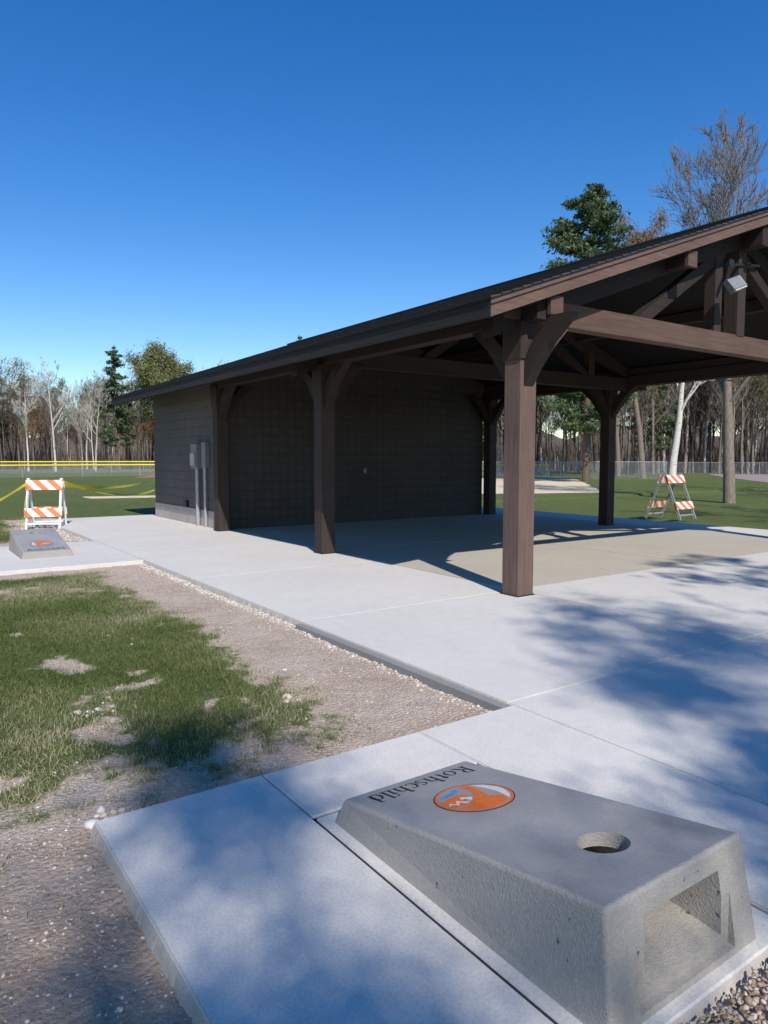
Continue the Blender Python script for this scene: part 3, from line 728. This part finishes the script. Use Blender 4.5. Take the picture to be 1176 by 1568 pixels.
def clumps(name,centers,rad,n,size,mat,flat=.6,long=1.0):
    C=np.array(centers);m=len(C);rad=np.asarray(rad)*np.ones(m)
    c=np.repeat(C,n,0)+rng.normal(0,1,(m*n,3))*np.repeat(rad,n)[:,None]*np.array([1,1,flat])
    a=rng.normal(0,1,(m*n,3));a/=np.linalg.norm(a,axis=1,keepdims=True);b=rng.normal(0,1,(m*n,3));b-=(a*b).sum(1,keepdims=True)*a;b/=np.linalg.norm(b,axis=1,keepdims=True)
    s=size*rng.uniform(.6,1.3,(m*n,1))
    V=np.stack([c-a*s*long,c+b*s*.35,c+a*s*long,c-b*s*.35],1).reshape(-1,3)
    F=(np.arange(m*n)[:,None]*4+np.array([[0,1,2,3]]))
    return np_mesh(name,V,F,mat,{'rnd':np.repeat(rng.random(m*n),4)})
def tree(name,loc,barkmesh,leafmesh=None,rot=0,scale=1):
    o=obj(name,barkmesh);o.location=(loc[0],loc[1],GB);o.rotation_euler=(0,0,rot);o.scale=(scale,)*3
    if leafmesh: obj('foliage',leafmesh,o)
    return o
def pine_mesh(H,Rm,base,seed,n=22,size=.20,whorl=.62,dens=1.0,gapp=.18,blunt=.62,up=0.):
    random.seed(seed);segs=[];cc=[];rr=[]
    pp=Vector((0,0,-.3));N=12
    for i in range(N):
        q=Vector((random.gauss(0,.04)*i*.3,random.gauss(0,.04)*i*.3,H*(i+1)/N));segs.append((tuple(pp),tuple(q),.014*H*(1-i/N)+.03,.014*H*(1-(i+1)/N)+.02));pp=q
    z=base*H
    while z<H*.985:
        t=(z-base*H)/(H-base*H);Rr=Rm*(1-t)**blunt*(.62+.38*min(1,t*4))
        for j in range(random.randint(4,6)):
            if random.random()<gapp: continue
            a=random.uniform(0,6.28);L=Rr*random.uniform(.5,1.25);droop=random.uniform(-.05,.28)+up
            p0=Vector((0,0,z));p1=Vector((math.cos(a)*L,math.sin(a)*L,min(H,z+droop*L)))
            segs.append((tuple(p0),tuple(p1),.02+.012*L,.01))
            m=max(2,int(L*2.2*dens))
            for q in range(m):
                f=.35+.65*(q+random.random())/m;c=p0.lerp(p1,f)+Vector((random.gauss(0,.16),random.gauss(0,.16),random.gauss(.05,.08)))*max(.5,L*.5)
                cc.append(tuple(c));rr.append(.10+.10*L*.6)
        z+=whorl*random.uniform(.7,1.2)*(1-.4*t)
    cc.append((0,0,H));rr.append(.15)
    v,f=segs_mesh(segs,5)
    return np_mesh('pine_trunk',v,f,M_bark2,smooth=True),clumps('pine_foliage',cc,rr,n,size,M_needle,.5,1.0)

variants=[];
for i in range(6):
    H=[15,17,14,18,16,13][i]
    m,tp=bare('bare_tree',H,.17+.03*(i%3),3,[M_bark,M_barkl,M_bark2,M_bark,M_birch,M_bark2][i],ang=30,nch=(3,4),up=.22,minr=.014,k=3,seed=40+i,lr=(.40,.60))
    variants.append((m,tp,H))
budmesh=[clumps('buds',variants[i][1],.35,5,.16,[M_budr,M_bud][i%2],.8) for i in (1,2)]
pmeshes=[pine_mesh(16,3.0,.22,s,n=16,size=.28,whorl=.9) for s in (3,4)]
random.seed(11)
def treeline(name,spots,hs=1.):
    e=empty(name)
    for (x,y) in spots:
        r=random.random();rot=random.uniform(0,6.28);s=random.uniform(.72,1.12)*hs
        if r<.018:
            b,l=random.choice(pmeshes)
            for m in (b,l):
                o=obj('pine',m,e);o.location=(x,y,-.1);o.rotation_euler=(0,0,rot);o.scale=(s*.95,)*3
        else:
            vi=random.choice([0,1,2,3,0,1,3,5,1,2,0,1,4,4]);m=variants[vi][0]
            o=obj('bare',m,e);o.location=(x,y,-.1);o.rotation_euler=(0,0,rot);o.scale=(s,s,s*random.uniform(.9,1.05))
            if vi in(1,2) and random.random()<.30:
                o2=obj('buds',budmesh[vi-1],e);o2.location=o.location;o2.rotation_euler=o.rotation_euler;o2.scale=o.scale
sp=[]
for i in range(560):
    hd=random.uniform(-6,44);dd=106+46*random.random()**1.1;sp.append(polar(hd,dd))
treeline('distant_treeline',sp,.84)
sp=[]
for i in range(380):
    hd=random.uniform(40,80);dd=74+55*random.random();sp.append(polar(hd,dd))
treeline('woodland_edge',sp)
def brush(name,h0,h1,d0,d1,n,hm):
    hd=np.radians(rng.uniform(h0,h1,n));dd=rng.uniform(d0,d1,n);x=dd*np.sin(hd);y=dd*np.cos(hd)
    h=hm*(.25+.75*rng.random(n)**1.5)*(.6+.8*vnoise(x*.12,y*.12,5));wd=rng.uniform(.03,.10,n);an=rng.uniform(0,3.14,n)
    lx=rng.normal(0,.12,n)*h;ly=rng.normal(0,.12,n)*h
    V=np.stack([np.stack([x-wd*np.cos(an),y-wd*np.sin(an),x*0-.1],-1),np.stack([x+wd*np.cos(an),y+wd*np.sin(an),x*0-.1],-1),np.stack([x+lx,y+ly,h],-1)],1).reshape(-1,3)
    obj(name,np_mesh(name,V,np.arange(3*n).reshape(-1,3),M_brush,{'rnd':np.repeat(rng.random(n),3)}))
brush('underbrush',-6,44,120,160,18000,5);brush('underbrush',40,80,96,135,18000,5)
n=180;hh=np.radians(np.linspace(-10,84,n));V=[];
for j,(dd,z) in enumerate(((150,-.5),(165,7.0),(185,8.5),(230,-.5))):
    for i in range(n): V.append((dd*math.sin(hh[i]),dd*math.cos(hh[i]),z+(1.2*math.sin(i*.25+j)+1.0*math.sin(i*.65)+random.uniform(-.7,.7) if 0<j<3 else 0)))
ii=np.array([[j*n+i,j*n+i+1,(j+1)*n+i+1,(j+1)*n+i] for j in range(3) for i in range(n-1)])
obj('hill',np_mesh('hill',V,ii,M_hill,smooth=True))

# individual trees
m,t_=bare('bare_tree',14.3,.25,4,M_barkl,ang=30,nch=(3,4),up=.20,minr=.0085,k=4,seed=8,first=2,lean=.01,lr=(.52,.76))
tree('bare_tree',(25.2,14.0),m)
m,t_=bare('bare_tree',17,.42,4,M_birch,ang=34,nch=(2,4),up=.16,minr=.012,k=4,seed=15,lean=.01);tree('bare_tree',polar(57.0,68),m)
m,t_=bare('birch_tree',13,.17,3,M_birch,ang=26,nch=(2,3),up=.2,minr=.012,k=4,seed=16);tree('birch_tree',polar(54.8,60),m)
m,t_=bare('birch_tree',13.5,.16,4,M_birch,ang=30,nch=(2,4),up=.2,minr=.012,k=4,seed=17)
tree('birch_tree',polar(10.2,92),m);tree('birch_tree',polar(12.9,94),m,rot=2,scale=.9);tree('birch_tree',polar(8.4,96),m,rot=4,scale=.85);tree('birch_tree',polar(21.4,92),m,rot=3.3,scale=1.03)
b,l=pine_mesh(19.0,4.3,.17,21,n=50,size=.16,whorl=.62,dens=1.3,gapp=.25,blunt=.42,up=.15);tree('pine_tree',polar(50.8,49),b,l)
b,l=pine_mesh(17.8,3.2,.2,22,n=26,size=.26,whorl=.9,blunt=.5);tree('pine_tree',polar(14.4,106),b,l,scale=.94);tree('pine_tree',polar(28.3,92),b,l,rot=2,scale=.94);tree('pine_tree',polar(6.4,112),b,l,rot=1,scale=.78)
m,t_=bare('budding_tree',20.8,.30,4,M_bark,ang=30,nch=(2,4),up=.2,minr=.012,k=4,seed=25);tree('budding_tree',polar(55.0,58),m,clumps('buds',t_,.30,6,.10,M_budr,.9))
m,t_=bare('budding_tree',17.4,.26,4,M_bark,ang=40,nch=(3,4),up=.12,minr=.014,k=4,seed=26);lf=clumps('buds',t_,.55,6,.17,M_bud,.8)
tree('budding_tree',polar(17.4,104),m,lf);tree('budding_tree',polar(19.0,108),m,lf,rot=2,scale=.95);tree('budding_tree',polar(53.2,66),m,lf,rot=1,scale=1.1)
# shade trees behind the photographer (their shadows fall on the slab)
def shade(loc,H,Rm,base,seed,**kw):
    b,l=pine_mesh(H,Rm,base,seed,**kw);tree('pine_tree',loc,b,l)
shade((5.3,-8.6),14,4.2,.42,31,n=42,size=.11,whorl=1.1,gapp=.50)
shade((10.5,-8.0),13,3.6,.45,33,n=60,size=.11,whorl=.8,gapp=.35)
m,t_=bare('maple_tree',21,.26,4,M_bark,ang=42,nch=(3,4),up=.10,minr=.008,k=5,seed=35)
t_=np.array(t_);nz=vnoise(t_[:,0]*.9+t_[:,2]*.7,t_[:,1]*.9+t_[:,2]*.35,3)
lf=clumps('leaves',t_[nz>.42],.28,9,.09,M_bud,.8);lf2=clumps('leaves',t_[nz>.5],.30,3,.08,M_bud,.8)
tree('maple_tree',(-1.7,-11.2),m,lf,scale=.72);tree('maple_tree',(-.2,-11.3),m,lf,rot=1.2,scale=.68);tree('maple_tree',(-4.0,-11.5),m,lf2,rot=2.1,scale=.60);tree('maple_tree',(1.9,-12.2),m,lf2,rot=4.0,scale=.72)
m,t_=bare('bare_tree',15,.26,4,M_bark,ang=40,nch=(3,4),up=.1,minr=.01,k=5,seed=36)
tree('bare_tree',(17.5,.5),m,None,rot=2);tree('bare_tree',(27,2),m,None,rot=4);tree('bare_tree',(34,8),m,None,rot=1)
